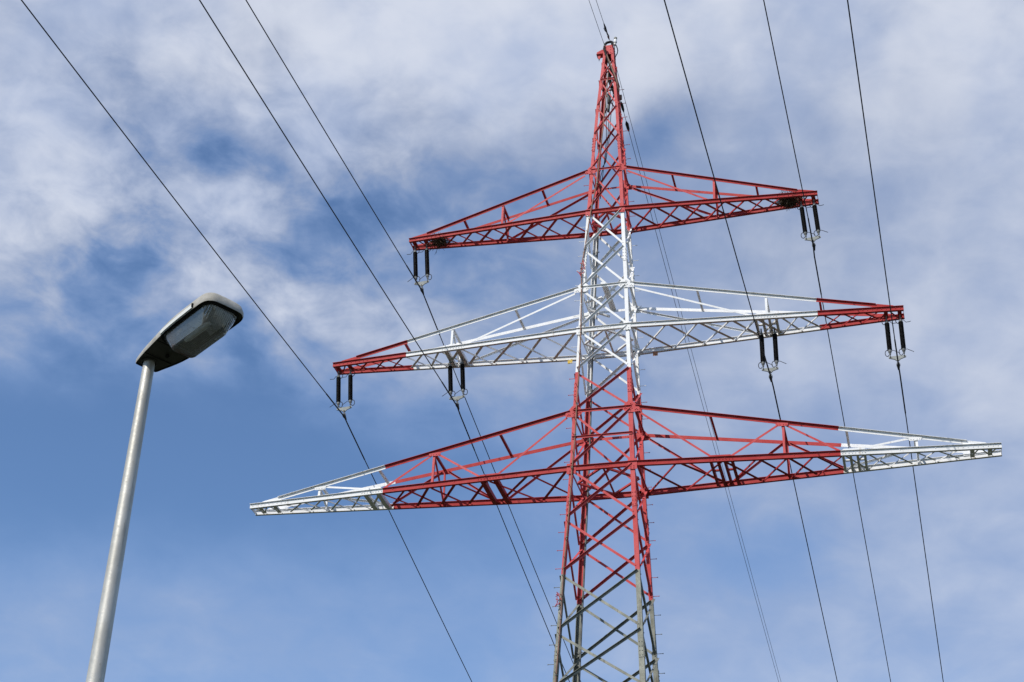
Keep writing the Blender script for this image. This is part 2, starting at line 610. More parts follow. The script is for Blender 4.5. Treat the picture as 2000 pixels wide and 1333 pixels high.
for z0, z1 in zip(NODES, NODES[1:]):
    x_panel(z0, z1, .09 if z0 < 28 else (.083 if z0 < 40 else .07), "cross_brace", .07)
for z0, z1 in zip(PEAK, PEAK[1:]):
    x_panel(z0, z1, .066 if z0 < 46 else .05, "peak_brace", .05)
# lowest bays, one mesh of bracing per face
for L, Rr, N, T in FACES:
    mb = MB()
    for z0, z1 in zip([.6, 6.2, 11.4, 16.2], [6.2, 11.4, 16.2, 20.66]):
        face_bar(mb, L, Rr, N, T, corner(L, z0 + .1) + T * .1, corner(Rr, z1 - .1) - T * .1, True, .11, .012, ZINC)
        face_bar(mb, L, Rr, N, T, corner(L, z1 - .1) + T * .1, corner(Rr, z0 + .1) - T * .1, False, .11, .012, ZINC)
    mb.obj("lower_bracing", pylon)

# horizontal struts round the body
for z, w, which in ((ZLT, .11, (0, 1, 2, 3)), (ZMT, .10, (0, 1, 2, 3)), (ZUT, .08, (0, 1, 2, 3)), (30.44, .09, (0,)),
                    (ZLB + .05, .09, (1, 3)), (ZMB + .05, .09, (1, 3)), (ZUB + .05, .08, (1, 3)), (48.05, .08, (0, 1, 2, 3))):
    for k in which:
        L, Rr, N, T = FACES[k]
        mb = MB()
        out = .018
        p0, p1 = corner(L, z) + T * .03 + N * out + V((0, 0, w / 2)), corner(Rr, z) - T * .03 + N * out + V((0, 0, w / 2))
        mb.angle(p0, p1, V((0, 0, -1)), N, w, w * .6, .011, body_mat(z))
        mb.obj("face_strut", pylon)
# plan bracing: a diamond and a middle strut at each arm level
for z in (ZLB, ZMB, ZUB):
    w = wat(z)
    mm = body_mat(z)
    F_, B_, L_, R_ = V((0, -w + .05, z - .06)), V((0, w - .05, z - .06)), V((-w + .05, 0, z - .06)), V((w - .05, 0, z - .06))
    for k, (a_, b_) in enumerate(((F_, B_), (F_, L_), (F_, R_), (B_, L_), (B_, R_))):
        mb = MB()
        dz = V((0, 0, .03 if k == 0 else 0))
        mb.angle(a_ - dz, b_ - dz, V((1, 0, 0)) if k == 0 else V((0, 1, 0)), V((0, 0, 1)), .075, .075, .009, mm)
        mb.obj("plan_brace", pylon)
# wide channel across the white body at the middle arm
mb = MB()
mb.channel((0.02, -wat(ZMT) + .03, ZMT - .02), (0.02, wat(ZMT) - .03, ZMT - .02), (1, 0, 0), (0, 0, 1), .22, .09, .012, WHITE)
mb.box((-.02, -wat(ZMT) - .03, ZMT + .08), .20, .12, .10, WHITE)
mb.obj("channel_beam", pylon)
mb = MB()
for y0 in (-1, 1):
    mb.channel((-wat(ZMT) + .06, y0 * .28, ZMT - .28), (-.1, y0 * .72, ZMT - .42), (0, 1, 0), (0, 0, 1), .10, .06, .01, WHITE)
mb.obj("inner_channel", pylon)

# gusset plates with bolts at the arm joints, front and back faces
for z, hw, hh, lv in ((ZLT, .34, .24, 'T'), (ZLB, .17, .24, 'B'), (ZMT, .33, .20, 'T'), (ZMB, .14, .20, 'B'), (ZUT, .27, .18, 'T'), (ZUB, .12, .18, 'B')):
    for c in ('FL', 'FR', 'BL', 'BR'):
        s = SG[c]
        mb = MB()
        mm = RED if z == ZUB else body_mat(z)
        p = corner(c, z) + V((-s[0] * .07, s[1] * .022, 0))
        if z in (ZLB, ZMB, ZUB):
            p += V((0, s[1] * .012, -.05))
        X = V((s[0], 0, 0))
        Zv = V((0, 0, 1))
        if lv == 'T':
            pts = [p + X * hw + Zv * (.02 - hw * .25), p + X * hw - Zv * (.14 + hw * .2), p + X * .06 - Zv * hh, p - X * .12 - Zv * hh, p - X * (hw - .05) - Zv * .10,
                   p - X * (hw - .05) + Zv * .05, p - X * .12 + Zv * hh, p + X * .08 + Zv * hh]
            bl = [(.22, -.10), (.26, -.14), (.17, -.13), (0, .14), (0, .06), (0, -.02), (0, -.10), (0, -.17), (.05, .1), (.05, -.06), (-.19, -.02), (-.22, -.06), (-.15, -.06)]
        else:
            pts = [p - X * hw - Zv * hh, p + X * hw - Zv * hh, p + X * hw + Zv * hh * .8, p - X * hw + Zv * hh * .8]
            bl = [(-.06, .12), (.05, .12), (-.06, -.10), (.05, -.10), (-.06, -.18), (.05, -.18)]
        n_ = V((0, s[1], 0))
        mb.plate(pts, n_, .010, mm)
        for bx, bz in bl:
            if abs(bx) < hw and abs(bz) < hh:
                mb.bolt(p + X * bx + Zv * bz + n_ * .010, n_, mm, .019, .024)
        mb.obj("gusset_plate", pylon)

# ------------------------------------------------------------------ cross arms
ARMS = {
    'upper': dict(zb=ZUB, zt=ZUT, L=8.384, conv=7.62, st=[1.89, 2.9, 3.83, 4.69, 5.53, 6.24, 6.95, 7.62], posts=[4.31], struts=[2.65, 4.33, 5.98],
                  beams=[], tips=[7.95], diag=[('leg', 4.15)], cv=.15, ct=.12, label=None,
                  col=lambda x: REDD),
    'middle': dict(zb=ZMB, zt=ZMT, L=11.19, conv=10.2, st=[2.35, 3.54, 4.76, 5.72, 6.6, 7.29, 8.1, 8.9, 9.6, 10.25], posts=[6.13], struts=[3.55, 6.13, 8.12],
                   beams=[6.13], tips=[10.78], diag=[('leg', 5.66)], cv=.165, ct=.13, label="white cross arm with red tips",
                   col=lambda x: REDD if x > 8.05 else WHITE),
    'lower': dict(zb=ZLB, zt=ZLT, L=14.0, conv=12.85, st=[2.68, 4.30, 5.52, 6.59, 7.53, 8.55, 9.33, 10.11, 10.93, 11.74, 12.56], posts=[6.5, 11.1],
                  struts=[3.92, 6.5, 8.72, 11.05], beams=[4.30, 8.95], tips=[13.0, 13.6], diag=[('leg', 4.0), (6.42, 4.62), (6.62, 8.5), (10.95, 8.75)], cv=.18, ct=.14,
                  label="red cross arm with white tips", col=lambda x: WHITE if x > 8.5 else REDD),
}
TIPD = .25


def split(x0, x1, cut):
    if cut is None or not (x0 < cut < x1):
        return [(x0, x1)]
    return [(x0, cut), (cut, x1)]


def chord(mb, p0, p1, fy, cv, m_):
    """bottom chord: upright web, flange along the bottom edge, narrow lip along the top"""
    u, a, b = mb.frame(p0, p1, V((0, 0, 1)), V((0, 1, 0)))
    t = .013
    mb.prism(p0, p1, [(0, 0), (cv - t, 0), (cv - t, -.055), (cv, -.055), (cv, t), (t, t), (t, .11), (0, .11)], a, b, m_)


for an, A in ARMS.items():
    zb, zt, LN, conv, colr = A['zb'], A['zt'], A['L'], A['conv'], A['col']
    wb, wt = wat(zb), wat(zt)
    cut = {'upper': None, 'middle': 8.05, 'lower': 8.5}[an]
    cv, ct = A['cv'], A['ct']
    zc = zb + .04           # top edge of the bottom chord

    def colp(x):
        q = colr(x)
        return RED if q is REDD else q

    def yb(x):
        return wb + (TIPD - wb) * max(0, (x - wb)) / (LN - wb)

    zend = zc + .10

    def yt(x):
        yc = yb(conv)
        return wt + (yc - wt) * (x - wt) / (conv - wt)

    def zt_(x):
        return zt + (zend - zt) * (x - wt) / (conv - wt)

    # bottom chords, continuous through the body
    mb = MB()
    for fy in (-1, 1):
        out = .034
        # flange that points away from the viewer's side sits at the bottom edge
        db = V((0, 1, 0))
        yo = (-out - 0.0) if fy < 0 else out
        for sx in (-1, 1):
            for x0, x1 in split(wb, LN, cut):
                m_ = colr((x0 + x1) / 2)
                p0 = V((sx * x0, fy * yb(x0) + yo, zc - cv))
                p1 = V((sx * x1, fy * yb(x1) + yo, zc - cv))
                chord(mb, p0, p1, fy, cv, m_)
        p0, p1 = V((-wb, fy * wb + yo, zc - cv)), V((wb, fy * wb + yo, zc - cv))
        chord(mb, p0, p1, fy, cv, colr(0))
        # row of bolts on the face through the body and near the tips
        if fy < 0:
            for k in range(10):
                x = -.25 + .5 * k / 9 - .15 * 0
                mb.bolt((x, fy * wb + yo, zc - cv * .45), (0, -1, 0), colr(0), .015, .02)
            for sx in (-1, 1):
                for k in range(9):
                    x = LN - .12 - k * .17
                    mb.bolt((sx * x, fy * yb(x) + yo, zc - cv * .5), (0, -1, 0), colr(x), .014, .02)
                x = 2.0
                while x < LN - 2:
                    mb.bolt((sx * x, fy * yb(x) + yo, zc - cv * .4), (0, -1, 0), colr(x), .014, .02)
                    mb.bolt((sx * x + .07, fy * yb(x) + yo + .05, zc + .0), (0, 0, 1), colr(x), .014, .035)
                    x += A['st'][2] - A['st'][1]
    for sx in (-1, 1):      # plate closing the tip
        m_ = colr(LN)
        mb.plate([V((sx * (LN - .02), -TIPD - .02, zc - cv + .016)), V((sx * (LN - .02), TIPD + .02, zc - cv + .016)),
                  V((sx * (LN - .02), TIPD + .02, zc - .03)), V((sx * (LN - .02), -TIPD - .02, zc - .03))], (sx, 0, 0), .012, m_)
    arm = mb.obj("cross_arm", pylon)
    if A['label']:
        arm['label'] = A['label']

    for sx in (-1, 1):
        X = V((sx, 0, 0))
        # top chords
        for fy in (-1, 1):
            mb = MB()
            nseg = split(wt + .10, conv, cut)
            for x0, x1 in nseg:
                p0 = V((sx * x0, fy * yt(x0), zt_(x0) + ct / 2))
                p1 = V((sx * x1, fy * yt(x1), zt_(x1) + ct / 2))
                mb.angle(p0, p1, V((0, 0, -1)), V((0, fy, 0)), ct, ct * .62, .012, colr((x0 + x1) / 2))
            # end gusset where the top chord lands on the bottom chord
            xe = conv
            m_ = colr(xe)
            y_ = fy * (yb(xe) + .015)
            mb.plate([V((sx * (xe - .15), y_, zc - .06)), V((sx * (xe + .75), fy * (yb(xe + .75) + .015), zc - .06)), V((sx * (xe + .62), fy * (yb(xe + .6) + .015), zc + .06)),
                      V((sx * (xe + .05), y_, zend + .06)), V((sx * (xe - .15), y_, zend + .05))], (0, fy, 0), .011, m_)
            mb.obj("top_chord", arm)
        # cross struts between the two top chords
        for x in A['struts']:
            mb = MB()
            m_ = colr(x)
            mb.angle(V((sx * x, -yt(x) + .014, zt_(x) - .03)), V((sx * x, yt(x) - .014, zt_(x) - .03)), X, V((0, 0, 1)), .085, .085, .009, m_)
            mb.obj("top_strut", arm)
        # posts on both faces, with a tie across the frame
        for x in A['posts']:
            for fy in (-1, 1):
                mb = MB()
                m_ = colp(x)
                yy = fy * (yt(x) - .015)
                yl = fy * (yb(x) - .0)
                mb.angle(V((sx * x, yl, zc - .12)), V((sx * x, yy, zt_(x))), X, V((0, -fy, 0)), .085, .085, .009, m_)
                mb.obj("post", arm)
                if an != 'lower':
                    continue
                # node plate on the top chord
                mb = MB()
                p = V((sx * x, fy * (yt(x) + .014), zt_(x) - .07))
                sl = (zend - zt) / (conv - wt)
                mb.plate([p + X * -.24 + V((0, 0, .07 - sl * .24)), p + X * .24 + V((0, 0, .07 + sl * .24)), p + X * .20 + V((0, 0, -.08)), p + X * -.20 + V((0, 0, -.08))], (0, fy, 0), .01, m_)
                for q in (-.15, -.06, .06, .15):
                    mb.bolt(p + X * q + V((0, fy * .01, -.02)), (0, fy, 0), m_, .016, .02)
                mb.obj("node_plate", arm)
            mb = MB()
            mb.angle(V((sx * (x + .02), -yt(x) + .04, zt_(x) - .06)), V((sx * (x + .02), yb(x) - .05, zc - .02)), X, V((0, 1, 0)), .06, .06, .008, m_)
            mb.obj("frame_tie", arm)
        # diagonals in the side faces
        for top, bot in A['diag']:
            for fy in (-1, 1):
                mb = MB()
                xt = wt + .22 if top == 'leg' else top
                zt1 = zt - .20 if top == 'leg' else zt_(xt) - .06
                m_ = colp(bot)
                p0 = V((sx * xt, fy * (yt(xt) - .012), zt1))
                p1 = V((sx * bot, fy * (yb(bot) + .006), zc + .0))
                u = (p1 - p0).normalized()
                dn = u.cross(V((0, fy, 0)))
                if dn.z > 0:
                    dn = -dn
                mb.angle(p0 - dn * .035, p1 - dn * .035, dn, V((0, -fy if fy < 0 else -1, 0)), .075, .07, .009, m_)
                mb.obj("face_diagonal", arm)
        # X lacing between the bottom chords
        xs = [wb + .04] + A['st']
        for k, (x0, x1) in enumerate(zip(xs, xs[1:])):
            m_ = colr((x0 + x1) / 2)
            lw = .115 if k < 5 else (.09 if k < 7 else .075)
            for q in (0, 1):
                mb = MB()
                zz = zc - cv + .018 + q * .030
                if (k + q) % 2 == 0:
                    p0, p1 = V((sx * (x0 + .03), -yb(x0) + .03, zz)), V((sx * (x1 - .03), yb(x1) - .01, zz))
                else:
                    p0, p1 = V((sx * (x0 + .03), yb(x0) - .01, zz)), V((sx * (x1 - .03), -yb(x1) + .03, zz))
                side = V((0, 0, 1)).cross(p1 - p0)
                lit = (k + q) % 2 == 1      # this bar has its flange hanging on the near side
                if (side.y > 0) != lit:
                    side = -side
                w_ = lw * (.74 if lit else .95)
                mb.angle(p0, p1, side, V((0, 0, -1 if lit else 1)), w_, w_ * .85, .008, m_)
                mb.obj("lacing_bar", arm)
        # double channel hanger beams
        for xb in A['beams']:
            for off in (-.25, .25):
                m_ = colr(xb)
                hb = MB()
                for e in (-.085, .085):
                    p0 = V((sx * (xb + off + e), -yb(xb) + .0, zc - cv - .005))
                    p1 = V((sx * (xb + off + e), yb(xb) + .0, zc - cv - .005))
                    hb.channel(p0 + V((0, 0, .08)), p1 + V((0, 0, .08)), V((0, 0, 1)), V((1 if e > 0 else -1, 0, 0)), .17, .085, .010, m_)
                hb.box((sx * (xb + off), -.1 * yb(xb), zc - cv + .10), .155, .10, .05, m_)
                hb.obj("hanger_beam", arm)
            mb = MB()           # bolted strip over the chord at the beams
            mb.plate([V((sx * (xb - .42), -yb(xb - .42) - .03, zc + .002)), V((sx * (xb + .42), -yb(xb + .42) - .03, zc + .002)),
                      V((sx * (xb + .34), -yb(xb + .34) - .03, zc + .075)), V((sx * (xb - .34), -yb(xb - .34) - .03, zc + .075))], (0, -1, 0), .01, m_)
            for k in range(8):
                x = xb - .40 + k * .115
                mb.bolt((sx * x, -yb(x) - .034, zc - cv * .55), (0, -1, 0), m_, .016, .022)
            mb.obj("chord_plate", arm)
        # small hanger pieces and stub lacing in the narrow tip
        for k, xb in enumerate(A['tips']):
            m_ = colr(xb)
            for off in ((-.25, .25) if an != 'lower' else (0,)):
                hb = MB()
                hb.channel(V((sx * (xb + off), -yb(xb) - .0, zc - cv + .016)), V((sx * (xb + off), yb(xb), zc - cv + .016)), X, V((0, 0, 1)), .15, .07, .01, m_)
                hb.box((sx * (xb + off), 0, zc - cv - .02), .05, .10, .06, m_)
                hb.obj("hanger_beam", arm)
        tb = MB()
        m_ = colr(LN)
        xq = conv + .12
        i = 0
        while xq < LN - .3:
            tb.angle(V((sx * xq, (-1) ** i * (yb(xq) - .02), zc - cv + .02)), V((sx * (xq + .3), -(-1) ** i * (yb(xq) - .02), zc - cv + .02)), V((0, -1, 0)), V((0, 0, 1)), .055, .05, .008, m_)
            xq += .3
            i += 1
        tb.obj("tip_lacing", arm)

# ------------------------------------------------------------------ peak fittings
mb = MB()
for z0, z1, m_ in ((49.55, 50.06, RED),):
    for L, Rr, N, T in FACES:
        pts = [corner(L, z0) + N * .004, corner(Rr, z0) + N * .004, corner(Rr, z1) + N * .004, corner(L, z1) + N * .004]
        pts[0] += T * .03
        pts[1] -= T * .03
        mb.plate(pts, N, .01, m_)
        for k in range(3):
            for q in (.25, .75):
                pb = pts[0].lerp(pts[3], .2 + .3 * k).lerp(pts[1].lerp(pts[2], .2 + .3 * k), q)
                mb.bolt(pb + N * .01, N, m_, .018, .025)
mb.box((0, 0, 50.08), .40, .40, .03, RED)
mb.obj("peak_cap", pylon)
# side bracket left of the peak
mb = MB()
mb.plate([(-.18, -.16, 49.93), (-.30, -.18, 49.90), (-.52, -.18, 49.78), (-.52, -.18, 49.70), (-.18, -.16, 49.70)], (0, -1, 0), .012, RED)
mb.plate([(-.18, .10, 49.93), (-.30, .10, 49.90), (-.52, .10, 49.78), (-.52, .10, 49.70), (-.18, .10, 49.70)], (0, -1, 0), .012, RED)
mb.plate([(-.18, -.16, 49.70), (-.54, -.19, 49.70), (-.54, .10, 49.70), (-.18, .10, 49.70)], (0, 0, -1), .014, RED)
mb.plate([(-.50, -.12, 49.68), (-.36, -.12, 49.68), (-.38, -.12, 49.50), (-.43, -.12, 49.44), (-.48, -.12, 49.50)], (0, 1, 0), .05, RED)
mb.tube([(-.43, -.10, 49.46), (-.43, -.10, 49.36)], .014, ROD)
mb.obj("peak_bracket", pylon)
# black bow over the peak that carries the earth wire
mb = MB()
mb.tube([(-.20, -.12, 49.92), (-.19, -.12, 50.12), (-.16, -.10, 50.27), (-.09, -.06, 50.38), (.02, -.02, 50.43), (.10, 0, 50.44), (.13, 0, 50.36), (.13, 0, 50.09)], .055, RUBBER, 10)
mb.box((.13, 0, 50.27), .10, .10, .30, RUBBER)
mb.tube([(-.20, -.20, 49.95), (-.10, -.28, 49.55), (.05, -.33, 49.0), (.20, -.38, 48.5), (.32, -.36, 48.1), (.38, -.30, 47.7)], .05, RUBBER, 8)
mb.tube([(-.18, -.22, 49.85), (-.04, -.31, 49.4), (.10, -.36, 48.9), (.27, -.42, 48.35), (.40, -.36, 47.9), (.44, -.2, 47.4)], .035, BROWN, 8)
mb.obj("cable_bow", pylon)
# obstruction light and its cable
mb = MB()
mb.tube([(.22, 0, 49.75), (.235, 0, 50.22)], .016, ROD)
mb.lathe((.245, 0, 50.22), [(.0, 0), (.05, 0), (.055, .10), (.04, .12)], LENSW, 14, True)
mb.lathe((.255, 0, 50.34), [(.045, 0), (.062, .02), (.062, .03)], ROD, 14)
mb.lathe((.265, 0, 50.36), [(.060, 0), (.068, .02), (.068, .16), (.05, .2)], LENSW, 14, True)
mb.lathe((.27, 0, 50.55), [(.055, 0), (.074, .02), (.074, .08), (.05, .11), (0, .12)], ZINC, 14, True)
mb.tube([(.245, 0, 50.30), (.30, 0, 50.20), (.35, 0, 50.02), (.37, 0, 49.88), (.34, 0, 49.72), (.28, 0, 49.60), (.24, .02, 49.5)], .022, RUBBER, 8)
mb.obj("obstruction_light", pylon)
# cable coil and joint box tucked into the peak
mb = MB()
rr = random.Random(3)
for k in range(14):
    cx, cy = .16 + rr.uniform(-.05, .05), -.02 + rr.uniform(-.12, .12)
    rx, rz = .13 + rr.uniform(-.03, .03), .62 + rr.uniform(-.1, .1)
    pts = []
    for q in range(21):
        a_ = 2 * math.pi * q / 20
        pts.append((cx + rx * math.cos(a_) - .14 * math.sin(a_) * .5, cy + .05 * math.sin(2 * a_ + k), 48.25 + rz * math.sin(a_)))
    mb.tube(pts, .02, RUBBER, 6, caps=False)
mb.obj("cable_coil", pylon)
mb = MB()
mb.lathe((.0, -.05, 47.25), [(0, -.28), (.08, -.26), (.085, .22), (.06, .28), (0, .29)], FIT, 14, True)
mb.lathe((-.04, -.02, 46.75), [(0, -.22), (.05, -.2), (.05, .18), (0, .2)], FIT, 12, True)
mb.box((.43, .34, 47.55), .10, .10, .22, BROWN)
mb.obj("joint_box", pylon)
mb = MB()
for k, (dx, ph) in enumerate(((.10, 0), (.02, 1.3), (-.10, 2.2))):
    mb.tube([(dx + .02, -.04, 48.1), (dx + .08 * math.cos(ph), .03, 47.3), (dx - .05, .1, 46.4), (-.02 - .06 * k, .12, 45.2), (-.16 - .03 * k, .1, 44.0), (-.35, .3 * (k - 1), 43.2), (-.45, .45, 42.4)], .016, RUBBER, 6)
mb.obj("down_lead", pylon)

# conduits running down the pylon
BC = [(0.02, -0.36, 48.4), (-0.012, -0.393, 47.748), (-0.145, -0.564, 45.283), (-0.259, -0.661, 43.885), (-0.35, -0.751, 42.31), (-0.542, -0.824, 41.145), (-0.795, -0.901, 39.011), (-0.917, -0.965, 38.072), (-0.881, -1.004, 37.203), (-0.872, -1.074, 35.055), (-0.907, -1.142, 33.271), (-0.965, -1.205, 31.854), (-0.996, -1.247, 30.538), (-1.081, -1.289, 29.152), (-1.141, -1.333, 27.787), (-1.215, -1.399, 26.355), (-1.293, -1.455, 25.158), (-1.347, -1.545, 23.217), (-1.446, -1.64, 21.165)]
mb = MB()
mb.tube(BC + [(-2.37, -2.62, .1)], .026, BROWN, 8)
for (x, y, z) in BC[4:]:
    mb.tube([(x, y, z - .02), (x, y, z + .02)], .042, ZINC, 8)
mb.obj("cable", pylon)
mb = MB()
pts = []
for z in (0.2, 10, 20, 24, 28, 30, 32, 34, 36, 38, 40, 41.5):
    p = corner('BL', z)
    pts.append(p + V((legw(z) + .05, -.12, 0)))
mb.tube(pts, .034, FIT, 10)
for z in [21 + 2.1 * k for k in range(10)]:
    p = corner('BL', z)
    q = p + V((legw(z) + .05, -.12, 0))
    mb.tube([q + V((-.22, .09, 0)), q + V((.10, 0, 0))], .014, FIT, 6)
    mb.tube([q + V((0, 0, -.04)), q + V((0, 0, .04))], .046, FIT, 8)
mb.obj("conduit", pylon)
rr = random.Random(5)
for zc_ in (38.05, 23.9):
    mb = MB()
    p = corner('FL', zc_) + V((-.02, -.08, 0))
    for k in range(7):
        a_ = p + V((rr.uniform(-.08, .1), rr.uniform(-.06, 0), rr.uniform(-.25, .25)))
        mb.tube([a_, a_ + V((rr.uniform(-.08, .08), -.02, rr.uniform(-.12, .12))), a_ + V((rr.uniform(-.12, .12), -.03, rr.uniform(-.25, .1)))], .014, RED, 6)
    mb.obj("wire_tie", pylon)

# ------------------------------------------------------------------ insulator sets
HZ = {'upper': ZUB + .04 - .15 - .045, 'middle': ZMB + .04 - .165 - .045}


def insulator_meshes(sg):
    """string, cap, horn meshes in string space: top pin at 0, hangs to -1.62; sg = side on which the horn rods point"""
    D = {}
    b_ = MB()
    prof = [(.052, -.26)]
    n = 22
    z = -.27
    step = 1.10 / n
    for k in range(n):
        prof += [(.052, z), (.092, z - step * .45), (.092, z - step * .60), (.052, z - step * .82)]
        z -= step
    prof += [(.05, z - .01)]
    b_.lathe((0, 0, 0), prof, PORC, 14)
    D['rod'] = b_.mesh("insulator")
    b_ = MB()
    b_.lathe((0, 0, 0), [(.0, -.30), (.062, -.30), (.062, -.20), (.036, -.185), (.03, -.12), (0, -.12)], FIT, 14)
    b_.tube([(0, 0, -.13), (0, 0, .01)], .017, FIT, 8)
    b_.flat(V((0, -.04, -.05)), V((0, .04, -.05)), (1, 0, 0), (0, 0, 1), .05, .08, FIT)
    D['top'] = b_.mesh("top_cap")
    b_ = MB()
    b_.lathe((0, 0, 0), [(0, -1.36), (.060, -1.36), (.066, -1.44), (.038, -1.50), (.03, -1.56), (0, -1.56)][::-1], FIT, 14)
    b_.tube([(0, 0, -1.54), (0, 0, -1.66)], .017, FIT, 8)
    D['bottom'] = b_.mesh("bottom_cap")
    b_ = MB()
    # racket loop on the inner side, rod on the outer side
    loop = [(-sg * .05, 0, -.10)]
    for k in range(13):
        a_ = math.pi * .75 - k * math.pi * 1.5 / 12
        loop.append((-sg * (.10 + .075 * math.cos(a_)), 0, -.21 + .12 * math.sin(a_)))
    loop.append((-sg * .05, 0, -.27))
    b_.tube(loop, .0135, ROD, 7)
    b_.tube([(sg * .04, 0, -.22), (sg * .11, 0, -.21), (sg * .15, 0, -.26), (sg * .19, 0, -.31), (sg * .34, 0, -.30), (sg * .36, 0, -.285)], .011, ROD, 7)
    D['horn_top'] = b_.mesh("arcing_horn")
    b_ = MB()
    loop = [(-sg * .05, 0, -1.38)]
    for k in range(13):
        a_ = math.pi * .75 - k * math.pi * 1.5 / 12
        loop.append((-sg * (.10 + .075 * math.cos(a_)), 0, -1.49 + .12 * math.sin(a_)))
    loop.append((-sg * .05, 0, -1.56))
    b_.tube(loop, .0135, ROD, 7)
    b_.tube([(sg * .04, 0, -1.42), (sg * .12, 0, -1.38), (sg * .22, 0, -1.44), (sg * .36, 0, -1.52)], .011, ROD, 7)
    D['horn_bottom'] = b_.mesh("arcing_horn")
    return D


def link(name, me, parent, loc=(0, 0, 0)):
    o = bpy.data.objects.new(name, me)
    COL.objects.link(o)
    o.parent = parent
    o.location = loc
    return o


yk = MB()
yk.plate([(-.31, -.02, -1.63), (-.31, -.02, -1.70), (-.10, -.02, -1.76), (-.04, -.02, -1.83), (.04, -.02, -1.83), (.10, -.02, -1.76), (.31, -.02, -1.70), (.31, -.02, -1.63)], (0, 1, 0), .016, PLATE)
for e in (-.25, .25):
    yk.bolt((e, -.02, -1.66), (0, -1, 0), ROD, .022, .03)
yk.bolt((0, -.02, -1.79), (0, -1, 0), ROD, .022, .03)
# bottom flange of the yoke: a thicker rim
yk.tube([(-.31, -.012, -1.70), (-.10, -.012, -1.765), (-.03, -.012, -1.835), (.03, -.012, -1.835), (.10, -.012, -1.765), (.31, -.012, -1.70)], .013, ROD, 6)
YOKE = yk.mesh("yoke_plate")
cl = MB()
cl.tube([(0, 0, -1.80), (0, 0, -1.97)], .026, FIT, 8)
for e in (-.05, .05):
    cl.tube([(e * .6, 0, -1.88), (e * 1.2, 0, -1.95), (e * 1.2, 0, -2.02)], .013, FIT, 6)
cl.tube([(0, -.20, -2.045), (0, -.10, -2.02), (0, 0, -2.015), (0, .10, -2.02), (0, .22, -2.06)], .05, ROD, 10, rs=[.03, .05, .062, .05, .03])
cl.box((0, 0, -1.99), .10, .09, .06, ROD)
CLAMP = cl.mesh("suspension_clamp")

SETS = [  # arm, attach x, clamp x, clamp z, label
    ('upper', -7.95, -7.752, 38.486, "pair of black insulators hanging from the left tip of the upper red arm"),
    ('upper', 7.95, 8.080, 38.567, "pair of black insulators hanging from the right tip of the upper red arm"),
    ('middle', -10.78, -10.598, 32.920, "pair of black insulators hanging from the red left tip of the middle arm"),
    ('middle', -6.13, -5.970, 32.930, "pair of black insulators hanging from the white left half of the middle arm"),
    ('middle', 6.13, 6.139, 32.887, "pair of black insulators hanging from the white right half of the middle arm"),
    ('middle', 10.78, 10.790, 32.890, "pair of black insulators hanging from the red right tip of the middle arm"),
]
MESHES = {-1: insulator_meshes(-1), 1: insulator_meshes(1)}
for arm_, xa, xc, zcl, lab in SETS:
    st = thing("insulator_set", lab, "insulator", (xa, 0, HZ[arm_]), "insulator pairs hanging from the cross arms")
    sg = 1 if xa > 0 else -1
    drop = HZ[arm_] - zcl
    st.rotation_euler = (0, -math.atan2(xc - xa, drop), 0)
    k = drop / 2.02
    st.scale = (1, 1, k)
    D = MESHES[sg]
    for e in (-.25, .25):
        s_ = link("insulator", D['rod'], st, (e, 0, 0))
        link("top_cap", D['top'], s_)
        link("bottom_cap", D['bottom'], s_)
        link("arcing_horn", D['horn_top'], s_)
        link("arcing_horn", D['horn_bottom'], s_)
    link("yoke_plate", YOKE, st)
    link("suspension_clamp", CLAMP, st)

# ------------------------------------------------------------------ conductors
KN, SN, CN = .02003, -.04082, .00035
KF, SF, CF = .0296, -.25098, .00036
LINES = [  # near x,z,slope corrections / far x,z,slope corrections, label
    (-10.5984, 32.920, 0.0, -10.6028, 32.908, .0006, "black conductor clamped below the red left tip of the middle arm"),
    (-5.9698, 32.930, .0035, -5.9926, 32.909, -.0018, "black conductor clamped below the white left half of the middle arm"),
    (-7.7515, 38.486, -.0012, -7.7534, 38.488, .0018, "black conductor clamped below the left tip of the upper arm"),
    (6.1389, 32.887, -.0034, 6.161, 32.897, -.0006, "black conductor clamped below the white right half of the middle arm"),
    (8.0798, 38.567, .0011, 8.0317, 38.557, -.0003, "black conductor clamped below the right tip of the upper arm"),
    (10.7903, 32.890, .0001, 10.8029, 32.891, .0002, "black conductor clamped below the red right tip of the middle arm"),
]


def span_pts(xn, zn, sn, xf, zf, sf):
    pts = []
    ys = [-170, -140, -115, -95, -80] + [-68 + 2 * k for k in range(34)]
    for y in ys:
        if y >= -.3:
            continue
        pts.append(V((xn + KN * y, y, zn + (SN + sn) * -y + CN * y * y)))
    pts.append(V(((xn + xf) / 2, 0, (zn + zf) / 2 + .004)))
    for y in [.5 + 2.0 * k for k in range(30)] + [62, 68, 76, 85, 96, 110, 130, 150, 175, 200, 230, 265, 300, 340]:
        pts.append(V((xf + KF * y, y, zf + (SF + sf) * y + CF * y * y)))
    return pts


for xn, zn, sn, xf, zf, sf, lab in LINES:
    P = span_pts(xn, zn, sn, xf, zf, sf)
    mb = MB()
    mb.tube(P, .019, WIRE, 7)
    w_ = mb.obj("conductor", None, label=lab, category="power line", group="conductors strung under the cross arms")
    near = [p for p in P if -2.2 < p.y < 3.0]
    mb = MB()
    mb.tube(near, .027, WIRE, 8)
    mb.obj("armour_rod", w_)

